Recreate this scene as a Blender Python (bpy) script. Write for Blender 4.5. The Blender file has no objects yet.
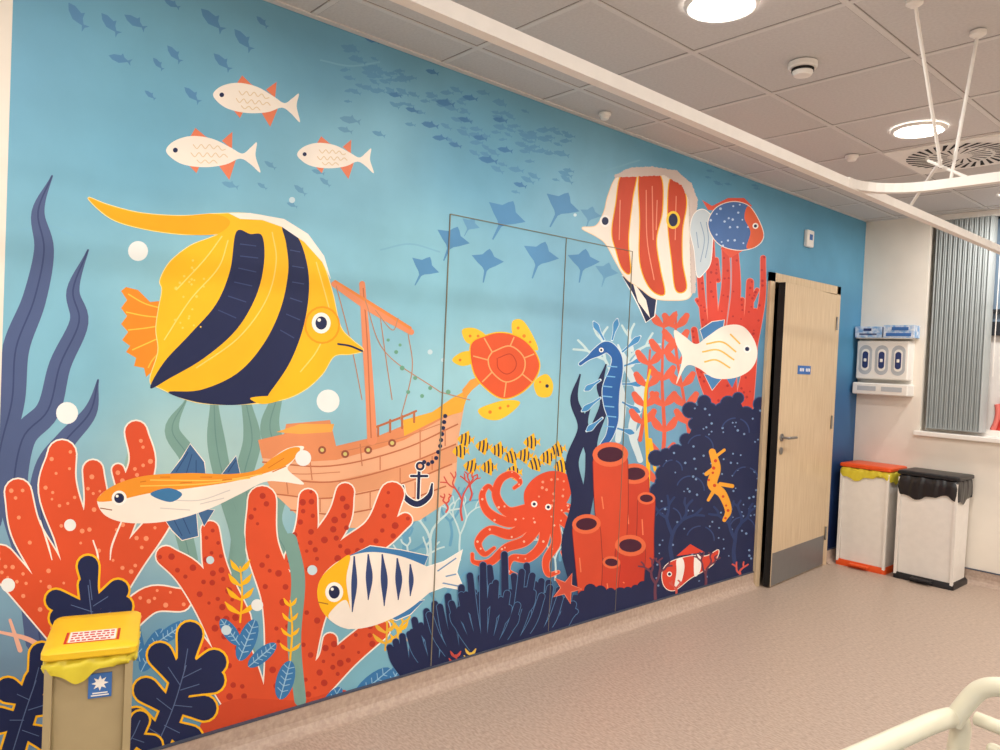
import bpy, math, random
import numpy as np
from mathutils import Vector, Matrix
random.seed(7)
sc=bpy.context.scene
sc.view_settings.view_transform='Standard'
sc.view_settings.look='None'
# ------------------------------------------------------------------ survey
F=751.3; D=2.6; H=1.465; CEIL=2.70; YF=6.19; YL=0.375
dY=Vector((841,22,F)).normalized()
dM=Vector((-670,-46,F)).normalized()
dM=(dM-dY*dM.dot(dY)).normalized()
dU=dY.cross(dM).normalized()
right=Vector((-dM.x,dY.x,dU.x)); up=Vector((dM.y,-dY.y,-dU.y)); back=Vector((dM.z,-dY.z,-dU.z))
cam=bpy.data.cameras.new('camera'); co=bpy.data.objects.new('camera',cam); sc.collection.objects.link(co)
M=Matrix(((right.x,up.x,back.x,D),(right.y,up.y,back.y,0),(right.z,up.z,back.z,H),(0,0,0,1)))
co.matrix_world=M
cam.lens=F/1000*36; cam.sensor_width=36; cam.clip_start=.02
sc.camera=co
def W(px,py):
    "measured mural feature -> metres along / up the wall"
    r=Vector((px-500,py-375,F)); m=max(r.dot(dM),1e-3)
    return (r.dot(dY)/m*D, H+r.dot(dU)/m*D)
def lin(c):
    o=[]
    for v in c[:3]:
        v=v/255
        o.append(v/12.92 if v<=.04045 else ((v+.055)/1.055)**2.4)
    return tuple(o)+(1,)
# ------------------------------------------------------------------ materials
def mat(name,c,rough=.5,metal=0,noise=0,nscale=20,bump=0,spec=.4,stretch=None,c2=None,detail=3,trans=0,emit=0):
    m=bpy.data.materials.new(name); m.use_nodes=True; nt=m.node_tree; b=nt.nodes['Principled BSDF']
    b.inputs['Roughness'].default_value=rough; b.inputs['Metallic'].default_value=metal
    b.inputs['Specular IOR Level'].default_value=spec
    col=lin(c)
    tc=nt.nodes.new('ShaderNodeTexCoord'); mp=nt.nodes.new('ShaderNodeMapping')
    if stretch: mp.inputs['Scale'].default_value=stretch
    nt.links.new(tc.outputs['Object'],mp.inputs['Vector'])
    n=nt.nodes.new('ShaderNodeTexNoise'); n.inputs['Scale'].default_value=nscale; n.inputs['Detail'].default_value=detail
    nt.links.new(mp.outputs[0],n.inputs['Vector'])
    cr=nt.nodes.new('ShaderNodeValToRGB')
    k=noise if noise else .02
    e=cr.color_ramp.elements; e[0].position=.35; e[1].position=.65
    if c2: e[0].color=lin(c2); e[1].color=col
    else:
        e[0].color=tuple(v*(1-k) for v in col[:3])+(1,); e[1].color=tuple(min(1,v*(1+k)) for v in col[:3])+(1,)
    nt.links.new(n.outputs['Fac'],cr.inputs['Fac']); nt.links.new(cr.outputs['Color'],b.inputs['Base Color'])
    if bump:
        bp=nt.nodes.new('ShaderNodeBump'); bp.inputs['Strength'].default_value=bump; bp.inputs['Distance'].default_value=.01
        nt.links.new(n.outputs['Fac'],bp.inputs['Height']); nt.links.new(bp.outputs[0],b.inputs['Normal'])
    if trans: b.inputs['Transmission Weight'].default_value=trans
    if emit:
        b.inputs['Emission Color'].default_value=col; b.inputs['Emission Strength'].default_value=emit
    return m
m_wall=mat('cream_wall_paint',(238,230,218),.6,noise=.02,nscale=6)
m_ceil=mat('ceiling_tile',(204,201,199),.85,noise=.04,nscale=90)
m_bar=mat('ceiling_tbar',(214,211,208),.5)
m_floor=mat('vinyl_floor',(192,172,156),.4,c2=(164,144,129),nscale=46,detail=8,stretch=(1,2.6,1))
m_cove=mat('vinyl_cove',(188,167,151),.45,c2=(172,150,136),nscale=60)
m_cap=mat('capping_strip',(70,75,92),.5)
m_oak=mat('oak_veneer',(214,192,160),.45,c2=(200,175,142),nscale=9,detail=6,stretch=(9,9,.5))
m_steel=mat('brushed_steel',(150,150,150),.35,metal=.9)
m_kick=mat('kick_plate',(128,128,128),.45,metal=.5)
m_dark=mat('dark_void',(22,20,20),.8)
m_white=mat('white_plastic',(240,236,230),.4)
m_wm=mat('white_metal',(238,234,228),.4)
m_cream=mat('cream_plastic',(222,217,194),.4)
m_orange=mat('orange_plastic',(228,84,30),.4)
m_black=mat('black_plastic',(30,30,34),.4)
m_bagk=mat('black_bag',(24,25,30),.3,spec=.6)
m_bagy=mat('yellow_bag',(222,205,60),.35)
m_yel=mat('yellow_plastic',(238,196,40),.4)
m_tan=mat('tan_metal',(172,156,120),.4)
m_red=mat('red_print_and_reflection',(200,50,40),.5)
m_blue=mat('blue_print',(60,110,180),.5)
m_dblue=mat('dark_blue_print',(40,56,110),.5)
m_sky=mat('pale_blue_print',(120,170,220),.5,c2=(225,230,240),nscale=30)
m_slat=mat('blind_fabric',(172,178,178),.7)
m_frame=mat('dark_window_frame',(40,44,50),.4)
m_gglass=mat('grey_glass',(120,140,160),.15)
m_film=mat('frosted_film',(226,222,218),.5)
m_matt=mat('mattress_blue',(70,110,160),.6)
# ------------------------------------------------------------------ mesh helpers
def link(o,parent=None):
    sc.collection.objects.link(o)
    if parent: o.parent=parent
    return o
def mesh(name,v,f,m,parent=None,smooth=False):
    me=bpy.data.meshes.new(name); me.from_pydata(v,[],f); me.update()
    if m: me.materials.append(m)
    if smooth:
        for p in me.polygons: p.use_smooth=True
    return link(bpy.data.objects.new(name,me),parent)
def box(name,x0,x1,y0,y1,z0,z1,m,parent=None,bev=0,seg=3):
    v=[(x,y,z) for x in (x0,x1) for y in (y0,y1) for z in (z0,z1)]
    f=[(0,1,3,2),(4,6,7,5),(0,4,5,1),(2,3,7,6),(0,2,6,4),(1,5,7,3)]
    o=mesh(name,v,f,m,parent)
    if bev:
        b=o.modifiers.new('b','BEVEL'); b.width=bev; b.segments=seg; b.limit_method='ANGLE'
        for p in o.data.polygons: p.use_smooth=True
        o.modifiers.new('w','WEIGHTED_NORMAL')
    return o
def multibox(name,bs,m,parent=None):
    V=[];Fc=[]
    for (x0,x1,y0,y1,z0,z1) in bs:
        k=len(V); V+=[(x,y,z) for x in (x0,x1) for y in (y0,y1) for z in (z0,z1)]
        Fc+=[tuple(i+k for i in t) for t in [(0,1,3,2),(4,6,7,5),(0,4,5,1),(2,3,7,6),(0,2,6,4),(1,5,7,3)]]
    return mesh(name,V,Fc,m,parent)
def lathe(name,prof,m,parent=None,loc=(0,0,0),n=48,cap=True):
    V=[];Fc=[]
    for r,z in prof:
        for i in range(n):
            a=2*math.pi*i/n; V.append((r*math.cos(a),r*math.sin(a),z))
    for j in range(len(prof)-1):
        for i in range(n):
            k=(i+1)%n; Fc.append((j*n+i,j*n+k,(j+1)*n+k,(j+1)*n+i))
    if cap: Fc.append(tuple(range(n))); Fc.append(tuple(range((len(prof)-1)*n,len(prof)*n)))
    o=mesh(name,V,Fc,m,parent,True); o.location=loc
    e=o.modifiers.new('e','EDGE_SPLIT'); e.split_angle=.6
    return o
def tube(name,pts,r,m,parent=None,smooth=True):
    c=bpy.data.curves.new(name,'CURVE'); c.dimensions='3D'; c.bevel_depth=r; c.bevel_resolution=5; c.use_fill_caps=True
    s=c.splines.new('NURBS' if smooth and len(pts)>2 else 'POLY'); s.points.add(len(pts)-1)
    for i,p in enumerate(pts): s.points[i].co=(*p,1)
    if smooth and len(pts)>2: s.order_u=3; s.use_endpoint_u=True; s.resolution_u=8
    c.materials.append(m)
    return link(bpy.data.objects.new(name,c),parent)
def empty(name,loc=(0,0,0),rz=0):
    e=bpy.data.objects.new(name,None); e.location=loc; e.rotation_euler=(0,0,rz); e.empty_display_size=.1; sc.collection.objects.link(e); return e
# ------------------------------------------------------------------ room shell
XR=5.6; YB=-2.2
DY0,DY1,DZ=4.70,5.757,2.132
T=.2
multibox('wall_left',[(-T,0,YB-T,DY0+.03,0,CEIL),(-T,0,DY1-.03,YF+T,0,CEIL),(-T,0,DY0+.03,DY1-.03,DZ-.03,CEIL)],m_wall)
WX0,WX1,WZ=.48,2.4,1.06
multibox('wall_back',[(0,WX0,YF,YF+T,0,CEIL),(WX1,XR,YF,YF+T,0,CEIL),(WX0,WX1,YF,YF+T,0,WZ)],m_wall)
box('wall_right',XR,XR+T,YB-T,YF+T,0,CEIL,m_wall)
box('wall_front',0,XR,YB-T,YB,0,CEIL,m_wall)
box('floor',-1.4,XR+T,YB-T,YF+T,-.1,0,m_floor)
ce=empty('ceiling')
box('ceiling_tiles',-T,XR+T,YB-T,YF+T,CEIL,CEIL+.1,m_ceil,ce)
bars=[]
x=.25
while x<XR: bars.append((x-.011,x+.011,YB,YF,CEIL-.004,CEIL+.001)); x+=.6
y=-1.7
while y<YF: bars.append((0,XR,y-.011,y+.011,CEIL-.0035,CEIL+.001)); y+=.6
multibox('ceiling_grid',bars,m_bar,ce)
gap=[]
x=.25
while x<XR: gap.append((x-.015,x+.015,YB,YF,CEIL-.0008,CEIL+.001)); x+=.6
y=-1.7
while y<YF: gap.append((0,XR,y-.015,y+.015,CEIL-.0006,CEIL+.001)); y+=.6
multibox('tile_edges',gap,mat('tile_edge_shadow_gap',(140,133,128),.8),ce)
multibox('edge_trim',[(.004,.03,YB,YF,CEIL-.006,CEIL+.001),(.0,XR,YF-.03,YF,CEIL-.006,CEIL+.001)],m_bar,ce)
def cove(name,p0,p1,nrm,cap=True):
    p0=Vector(p0);p1=Vector(p1);n=Vector(nrm)
    prof=[(0,.1),(.01,.1),(.011,.05),(.016,.03),(.026,.014),(.042,.004),(.06,.0005),(0,.0005)]
    V=[];
    for p in (p0,p1):
        for a,z in prof: V.append(tuple(p+n*a+Vector((0,0,z))))
    k=len(prof); Fc=[(i,(i+1)%k,k+(i+1)%k,k+i) for i in range(k)]+[tuple(range(k)),tuple(range(k,2*k))]
    e=empty(name); mesh(name+'_cove',V,Fc,m_cove,e)
    V=[]
    for p in (p0,p1):
        for a,z in [(0,.1),(.012,.1),(.012,.106),(0,.108)]: V.append(tuple(p+n*a+Vector((0,0,z))))
    mesh(name+'_cap',V,[(0,1,5,4),(1,2,6,5),(2,3,7,6),(3,0,4,7),(0,1,2,3),(4,5,6,7)],m_cap,e)
cove('baseboard_left',(0,YB,0),(0,DY0-.005,0),(1,0,0))
cove('baseboard_left.001',(0,DY1+.005,0),(0,YF,0),(1,0,0))
cove('baseboard_back',(0,YF,0),(XR,YF,0),(0,-1,0))
cove('baseboard_right',(XR,YB,0),(XR,YF,0),(-1,0,0))
# ------------------------------------------------------------------ mural (flat print: ink layers stacked by hundredths of a mm)
V=[];FC=[];COL=[]
STEP=4.5e-5; BASE=.0005
HM=np.full((400,540),BASE); GM=np.zeros((400,540),int); gid=[0]
def cells(p):
    xs=[a[0] for a in p];ys=[a[1] for a in p]
    x0=int(max(0,(min(xs)+40)//2));x1=int(min(539,(max(xs)+40)//2+1));y0=int(max(0,(min(ys)+30)//2));y1=int(min(399,(max(ys)+30)//2+1))
    if x1<x0 or y1<y0: return None
    if (x1-x0)<8 or (y1-y0)<8: return (slice(y0,y1+1),slice(x0,x1+1)),None
    X,Y=np.meshgrid(np.arange(x0,x1+1)*2-40+1.0,np.arange(y0,y1+1)*2-30+1.0)
    m=np.zeros(X.shape,bool);j=len(p)-1
    for i in range(len(p)):
        xi,yi=p[i];xj,yj=p[j]
        if yi!=yj:
            m^=((yi>Y)!=(yj>Y))&(X<(xj-xi)*(Y-yi)/(yj-yi)+xi)
        j=i
    for i in range(len(p)):
        a=p[i];b=p[(i+1)%len(p)]; n=int(math.hypot(b[0]-a[0],b[1]-a[1])/1.5)+1
        for k in range(n):
            cx=int((a[0]+(b[0]-a[0])*k/n+40)//2)-x0; cy=int((a[1]+(b[1]-a[1])*k/n+30)//2)-y0
            if 0<=cx<m.shape[1] and 0<=cy<m.shape[0]: m[cy,cx]=True
    d=m.copy(); d[1:]|=m[:-1]; d[:-1]|=m[1:]; e=d.copy(); e[:,1:]|=d[:,:-1]; e[:,:-1]|=d[:,1:]
    return (slice(y0,y1+1),slice(x0,x1+1)),e
def lay(polys):
    "height for a unit made of several polygons"
    cl=[c for c in (cells(p) for p in polys) if c]
    h=BASE
    for sl,m in cl:
        hv=HM[sl];gv=GM[sl]
        if m is not None: hv=hv[m];gv=gv[m]
        a=hv[gv!=gid[0]];b=hv[gv==gid[0]]
        if a.size: h=max(h,a.max()+STEP)
        if b.size: h=max(h,b.max()+1.2e-5)
    for sl,m in cl:
        if m is None: HM[sl]=h;GM[sl]=gid[0]
        else: HM[sl][m]=h;GM[sl][m]=gid[0]
    return h
def newg(): gid[0]+=1
def clampW(p):
    y,z=W(*p); return (max(YL,min(DY0-.002,y)) , max(.095,min(CEIL-.001,z)))
def addface(pts,x,c):
    k=len(V)
    for q in pts:
        y,z=clampW(q); V.append((x,y,z))
    FC.append(tuple(range(k,k+len(pts)))); COL.append(c)
def unit(pts,c): addface(pts,lay([pts]),c)
def parse(s):
    if isinstance(s,str): return [tuple(float(a) for a in t.split(',')) for t in s.split()]
    return s
def cr_closed(p,n=6):
    out=[];N=len(p)
    for i in range(N):
        a,b,c,d=[np.array(p[(i+j)%N],float) for j in (-1,0,1,2)]
        for k in range(n):
            t=k/n; out.append(tuple(.5*((2*b)+(-a+c)*t+(2*a-5*b+4*c-d)*t*t+(-a+3*b-3*c+d)*t**3)))
    return out
def cr_open(p,n=7):
    p=[np.array(q,float) for q in p]; q=[2*p[0]-p[1]]+p+[2*p[-1]-p[-2]]; q[0][2:]=p[0][2:]; q[-1][2:]=p[-1][2:]
    out=[]
    for i in range(1,len(q)-2):
        a,b,c,d=q[i-1],q[i],q[i+1],q[i+2]
        for k in range(n):
            t=k/n; out.append(.5*((2*b)+(-a+c)*t+(2*a-5*b+4*c-d)*t*t+(-a+3*b-3*c+d)*t**3))
    out.append(p[-1]); return out
def grow(p,w):
    N=len(p); A=sum(p[i][0]*p[(i+1)%N][1]-p[(i+1)%N][0]*p[i][1] for i in range(N)); s=1 if A>0 else -1
    o=[]
    for i in range(N):
        a=p[i-1];b=p[(i+1)%N]; tx,ty=b[0]-a[0],b[1]-a[1]; l=math.hypot(tx,ty) or 1
        o.append((p[i][0]+s*ty/l*w,p[i][1]-s*tx/l*w))
    return o
def P(c,s,sm=1,ol=None,ow=2):
    p=parse(s); p=cr_closed(p) if sm else p
    if ol: newg(); unit(grow(p,ow*.8),ol)
    newg(); unit(p,c); return p
def ell(x,y,rx,ry=None,rot=0,n=20):
    ry=ry or rx; ca,sa=math.cos(rot),math.sin(rot)
    return [(x+rx*math.cos(t)*ca-ry*math.sin(t)*sa, y+rx*math.cos(t)*sa+ry*math.sin(t)*ca) for t in [2*math.pi*i/n for i in range(n)]]
def E(c,x,y,rx,ry=None,rot=0,ol=None,ow=1.5):
    return P(c,ell(x,y,rx,ry,rot),0,ol,ow)
def ES(c,lst,n=12):
    newg()
    for e in lst: unit(ell(*e[:2],*(e[2:] if len(e)>2 else (2,)),n=n),c)
def _strip(p,c,add=0):
    q=cr_open([(a[0],a[1],a[2]) for a in p]); L=[];R=[]
    for i in range(len(q)):
        a=q[max(0,i-1)];b=q[min(len(q)-1,i+1)]; t=(b-a)[:2]; l=np.hypot(*t) or 1; n=np.array((-t[1],t[0]))/l; w=max(.2,q[i][2]/2+add)
        L.append((q[i][0]+n[0]*w,q[i][1]+n[1]*w)); R.append((q[i][0]-n[0]*w,q[i][1]-n[1]*w))
    polys=[[L[i],L[i+1],R[i+1],R[i]] for i in range(len(q)-1)]; caps=[]
    for e in (q[0],q[-1]):
        w=max(.2,e[2]/2+add)
        if w>.9: caps.append(ell(e[0],e[1],w,w,n=16))
    h=lay(polys+caps)
    for pp in polys: addface(pp,h,c)
    for pp in caps: addface(pp,h+6e-6,c)
def KS(c,strokes,ol=None,ow=1.5):
    if ol:
        newg()
        for s in strokes: _strip(s,ol,ow*.8)
    newg()
    for s in strokes: _strip(s,c)
def K(c,s,ol=None,ow=1.5): KS(c,[s],ol,ow)
def LN(c,w,*segs):
    KS(c,[[(a[0],a[1],w) for a in parse(s)] for s in segs])
def inside(p,x,y):
    r=False;j=len(p)-1
    for i in range(len(p)):
        if (p[i][1]>y)!=(p[j][1]>y) and x<(p[j][0]-p[i][0])*(y-p[i][1])/(p[j][1]-p[i][1])+p[i][0]: r=not r
        j=i
    return r
def DOTS(c,p,n,r0,r1):
    xs=[a[0] for a in p];ys=[a[1] for a in p];o=[];k=0
    while len(o)<n and k<n*20:
        k+=1;x=random.uniform(min(xs),max(xs));y=random.uniform(min(ys),max(ys))
        if inside(p,x,y) and all((x-e[0])**2+(y-e[1])**2>(r1*2.2)**2 for e in o):
            o.append((x,y,random.uniform(r0,r1)))
    ES(c,o,10)
def DS(c,strokes,n,r0,r1):
    o=[]
    for s in strokes:
        q=cr_open(s)
        k=0
        while k<n:
            e=random.choice(q); w=e[2]/2*.7; k+=1
            x=e[0]+random.uniform(-w,w);y=e[1]+random.uniform(-w,w)
            if all((x-a[0])**2+(y-a[1])**2>(r1*2.3)**2 for a in o): o.append((x,y,random.uniform(r0,r1)))
    ES(c,o,10)
def BUMP(c,s,r,ol=None,ow=1.2):
    p=parse(s); q=[]
    for i in range(len(p)):
        a=p[i];b=p[(i+1)%len(p)]; d=math.hypot(b[0]-a[0],b[1]-a[1]); n=max(1,int(d/(r*1.3)))
        for k in range(n): q.append((a[0]+(b[0]-a[0])*k/n,a[1]+(b[1]-a[1])*k/n,r*random.uniform(.75,1.2)))
    if ol: ES(ol,[(e[0],e[1],e[2]+ow) for e in q],14)
    newg(); unit(p,c)
    for e in q: unit(ell(*e,n=14),c)
    return p
def SIL(c,items):
    newg()
    for (px,py,L,a) in items:
        ca,sa=math.cos(a),math.sin(a)
        sh=[(-.5,0),(-.3,-.12),(0,-.16),(.05,-.26),(.16,-.11),(.33,-.03),(.5,-.15),(.44,0),(.5,.15),(.33,.03),(.2,.09),(0,.17),(-.3,.12)]
        unit([(px+(u*ca-v*sa)*L,py+(u*sa+v*ca)*L) for u,v in sh],c)
def RAYS(c,items):
    newg()
    for (px,py,L,a) in items:
        ca,sa=math.cos(a),math.sin(a)
        sh=[(0,-.45),(.1,-.36),(.2,-.22),(.55,-.12),(.3,.08),(.12,.2),(.05,.3),(.03,.7),(-.01,.7),(-.04,.3),(-.12,.2),(-.3,.08),(-.55,-.12),(-.2,-.22),(-.1,-.36)]
        unit([(px+(u*ca-v*sa)*L,py+(u*sa+v*ca)*L) for u,v in sh],c)
# --- water background
cps=[(0,20,(108,168,198)),(150,120,(113,173,200)),(350,60,(108,166,196)),(350,150,(128,185,208)),(480,150,(108,167,196)),(60,350,(127,184,206)),(200,330,(144,198,213)),
 (200,470,(170,204,204)),(420,270,(136,193,212)),(450,400,(155,206,219)),(600,230,(128,183,208)),(560,420,(146,198,214)),(620,330,(126,179,206)),(700,180,(98,162,195)),(860,250,(94,157,191)),
 (845,330,(74,135,174)),(842,420,(48,95,143)),(838,480,(30,56,102)),(832,540,(24,40,82)),(750,500,(34,60,110)),(730,570,(26,38,80)),(640,600,(30,48,94)),(560,620,(50,92,134)),(480,520,(134,190,208)),
 (420,600,(122,180,202)),(500,600,(70,126,168)),(350,640,(124,182,202)),(200,700,(96,148,178)),(20,700,(110,140,166)),(40,560,(127,168,192)),(860,230,(96,160,192)),(660,440,(110,160,192))]
C3=[(x,y,np.array([v for v in lin(c)[:3]])) for x,y,c in cps]
def bgcol(y,z):
    P3=dY*y+dM*D+dU*(z-H)
    px=500+P3.x/P3.z*F; py=375+P3.y/P3.z*F
    s=np.zeros(3);w=0
    for a,b,c in C3:
        k=1/(((a-px)**2+(b-py)**2)/400+1)**1.7; s+=c*k; w+=k
    return tuple(s/w)+(1,)
def bgrect(y0,y1,z0,z1,name):
    ny=max(2,int((y1-y0)/.08)); nz=max(2,int((z1-z0)/.08)); v=[];f=[];cc=[]
    for i in range(ny+1):
        for j in range(nz+1):
            y=y0+(y1-y0)*i/ny; z=z0+(z1-z0)*j/nz; v.append((.0005,y,z)); cc.append(bgcol(y,z))
    for i in range(ny):
        for j in range(nz):
            a=i*(nz+1)+j; f.append((a,a+nz+1,a+nz+2,a+1))
    return v,f,cc
# colours (linear)
c_=lambda r,g,b: lin((r,g,b))
NAVY=c_(28,38,78);ORG=c_(218,82,46);DRED=c_(180,52,36);CRM=c_(246,236,224);YEL=c_(250,188,30);SLT=c_(78,94,136);SLD=c_(56,70,112)
SAGE=c_(120,160,152);SAL=c_(232,146,104);BLU=c_(56,120,176);LBL=c_(130,176,204);RED=c_(206,60,42);WHT=c_(250,246,240);DTEAL=c_(40,90,130);PEA=c_(234,176,138)
LN(c_(124,180,205),1.6,"320,60 350,66 380,62","560,180 600,172 640,160","380,250 410,244 440,252","20,230 50,226 74,236") 
# silhouettes
f1=c_(88,142,186)
SIL(f1,[(77,16,32,1.0),(110,24,28,.9),(120,59,24,.3),(135,22,26,.6),(158,64,16,.9),(174,54,22,.9),(212,20,32,.8),(243,40,28,.9),(222,62,24,.8),(192,95,22,.8),(228,98,16,.6),(150,95,14,.7),(172,4,18,.5),(262,22,16,.8)])
it=[]
for i in range(150):
    t=random.random(); x=345+t*225; y=50+(x-345)*.40+random.gauss(0,22)+14
    if y<(x-265)*.369+12: continue
    it.append((x,y,random.uniform(8,17),random.uniform(-.1,.6)))
SIL(c_(96,153,191),it)
SIL(c_(76,132,180),[(432,72,14,.3),(445,103,20,.2),(470,98,16,.2),(430,125,18,.2),(488,160,20,.2),(455,145,14,.3),(500,120,15,.2),(372,40,16,.3),(520,185,14,.3),(440,138,16,.1),(505,150,16,.2),(395,95,14,.2),(412,110,14,.3),(465,120,15,.3),(480,138,15,.2)])
SIL(c_(104,158,192),[(270,165,14,.6),(262,186,12,.6),(300,190,16,.7),(325,182,14,.7),(350,120,22,.2),(230,185,18,.3),(292,205,12,.4),(318,172,14,.3),(345,130,16,.3)])
SIL(c_(84,146,186),[(random.uniform(700,762),random.uniform(166,190),random.uniform(5,9),.2) for _ in range(12)])
RAYS(c_(84,142,188),[(505,216,38,.5),(487,262,30,.2),(452,240,32,.4),(424,268,28,.5),(540,256,34,.35),(583,262,30,.2),(561,206,34,.5)])
RAYS(c_(102,158,196),[(606,272,22,.3),(590,215,20,.3),(470,225,18,.5)])
# slate seaweeds
A=[(52,176,2),(38,212,13),(44,250,20),(34,300,24),(16,348,27),(12,400,26),(0,450,26),(-10,520,24)]
B=[(88,250,2),(73,290,13),(79,322,19),(60,365,22),(48,410,24),(22,440,26),(14,500,28),(30,560,30),(40,640,30)]
C=[(98,380,2),(90,412,14),(66,440,20),(46,470,24),(42,520,26),(60,600,26)]
KS(SLT,[A,B,C]); 
for s in (A,B,C): K(SLD,[(a[0],a[1],1.6) for a in s])
# sage seaweeds
sg=[[(186,400,2),(172,430,15),(190,462,19),(178,500,20),(190,560,16)],[(214,402,8),(216,440,18),(224,480,18),(240,530,18),(232,600,16),(250,660,16)],
 [(246,402,10),(252,440,18),(244,480,18),(256,520,14)],[(276,400,12),(270,430,20),(284,470,22),(272,520,20),(292,570,20),(280,640,18)],[(300,560,4),(305,600,14),(295,660,16)]]
KS(SAGE,sg)
KS(c_(104,144,140),[[(a[0],a[1],1.2) for a in s] for s in sg])
KS(c_(150,185,175),[[(132,440,2),(128,470,8),(135,500,8)],[(310,430,2),(300,470,6),(312,520,6)]])
# pale background corals
def frond(x,y,h,n,w,seed,sp=.5,lean=0):
    rnd=random.Random(seed); out=[]
    def br(x,y,a,l,w,d):
        x2=x+math.sin(a)*l; y2=y-math.cos(a)*l
        xm=(x+x2)/2+rnd.uniform(-2,2)
        out.append([(x,y,w),(xm,(y+y2)/2,w*.95),(x2,y2,w*.85)])
        if d>0:
            for s in (-1,1): br(x2,y2,a+s*sp*rnd.uniform(.6,1.2),l*.72,w*.85,d-1)
    br(x,y,lean,h*.42,w,n); return out
KS(c_(100,162,196),frond(405,570,76,3,4,1)+frond(450,545,56,3,3,2)+frond(425,520,50,2,3,3)+frond(395,600,70,3,4,4)+frond(560,560,60,3,3,12)+frond(440,640,70,3,4,14))
KS(c_(196,222,226),frond(430,566,66,3,3,5)+frond(330,560,40,2,2.4,6)+frond(460,560,60,3,2,7)+frond(620,420,90,3,4,8)+frond(405,530,50,2,3,18)+frond(555,580,50,3,2,19)+frond(418,600,60,3,3,20))
KS(c_(208,226,232),[[(618,345,2),(628,370,7),(640,395,9),(632,430,8),(640,460,6)],[(612,360,3),(622,400,8),(618,440,6)],[(640,350,2),(630,365,6),(622,352,3)],[(598,330,2),(606,345,5),(618,352,5)],[(646,380,2),(640,400,5)],[(644,420,2),(634,440,5)],[(628,330,2),(632,350,4)]])
# ---- shipwreck
P(PEA,"258,440 284,434 286,424 330,420 336,446 378,436 402,426 432,412 446,404 466,396 458,440 456,478 450,500 420,520 385,528 330,528 296,514 270,490",0)
P(c_(224,142,96),"330,420 336,446 378,436 402,426 432,412 446,404 466,396 463,410 440,420 404,440 380,448 336,460 300,462 262,458 258,440 284,434 286,424",0)
P(c_(226,158,116),"264,476 330,482 400,466 456,444 457,462 400,484 330,498 274,494",0)
P(c_(240,176,60),"403,420 432,412 452,398 470,388 462,412 440,418 404,436",0)
LN(c_(192,110,74),1.5,"262,462 330,466 400,450 458,424","264,476 330,482 400,466 456,444","274,494 330,498 400,484 452,464","290,510 340,514 400,502 446,486")
LN(c_(200,122,86),1.2,"360,444 362,466","420,430 420,460","310,462 312,480","380,455 380,470","445,430 445,446","286,478 288,494","340,482 342,498","400,468 400,484","432,456 432,470","320,498 320,512","370,492 370,508","415,482 415,498","345,513 346,527","392,503 392,522")
LN(c_(206,130,92),1,"340,452 400,438 440,424","264,470 300,474 340,472")
ES(c_(150,80,60),[(300,452,4),(322,450,4),(345,454,4),(368,450,4),(392,443,4)])
ES(c_(210,200,120),[(300,452,2),(322,450,2),(345,454,2),(368,450,2),(392,443,2)])
LN(c_(190,110,70),2.2,"378,436 378,426","390,432 390,420","402,428 402,416","414,422 414,412","376,427 402,417 416,411")
P(c_(236,160,70),"462,390 470,380 486,374 484,380 472,390 464,400",0)
K(SAL,[(362,284,6),(366,340,8),(370,400,9),(372,440,10)])
K(c_(196,112,76),[(363,288,1.2),(367,340,1.2),(371,438,1.2)])
K(SAL,[(334,284,6),(370,308,8),(411,332,6)]); K(c_(232,140,70),[(335,281,2),(370,303,3),(410,328,3)])
LN(c_(190,140,110),1,"336,286 350,340 362,400","365,300 385,352 440,392","408,334 412,370 400,420","375,310 392,330 398,318","380,316 386,360 392,400","440,392 470,400")
ES(c_(110,166,140),[(396,352,2),(402,368,2.4),(415,378,2),(388,340,1.6),(430,388,2),(408,392,2),(400,345,1.6),(448,392,2.4),(422,396,2)])
P(c_(240,170,80),"276,432 300,424 334,424 332,432 300,434",0)
# anchor
KS(NAVY,[[(419,470,3),(418,498,3)],[(403,486,2),(405,497,5),(417,504,6),(429,496,5),(432,484,2)],[(411,476,2.5),(427,476,2.5)]],WHT,1.2)
P(NAVY,ell(420,466,4.5),0,WHT,1.2);E(PEA,420,466,2.2)
ES(NAVY,[(424,462,2.2),(428,464,2.2),(432,462,2.2),(436,458,2.2),(438,452,2.2),(440,446,2.2),(441,440,2.2),(442,434,2.2),(443,428,2.2),(444,422,2.2),(445,416,2.2)],8)
# ---- left orange coral fan
L1=[[(18,492,26),(26,530,30),(50,575,32),(70,640,34)],[(62,454,28),(58,490,38),(74,540,36),(84,590,36),(80,660,36)],[(93,470,20),(96,510,24),(84,550,26)],
 [(136,432,22),(142,465,26),(124,510,30),(104,560,34),(90,620,34)],[(118,470,12),(126,500,16),(118,525,18)],[(0,560,30),(26,590,30),(60,630,30)],[(176,486,14),(160,520,22),(130,560,28),(104,600,30)],[(120,625,26),(150,600,26),(180,600,22)]]
KS(ORG,L1,CRM,2); DS(c_(244,150,110),L1,16,1.3,2.6)
KS(CRM,[[(93,540,1.5),(98,560,2),(92,590,1.5)],[(122,520,1.5),(112,545,2),(110,560,1)],[(40,520,1.5),(48,545,2),(52,560,1)],[(60,600,1.5),(64,620,2)]])
KS(c_(238,180,156),[[(0,632,3),(30,640,5),(60,660,5)],[(10,620,3),(20,650,5)]])
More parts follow.
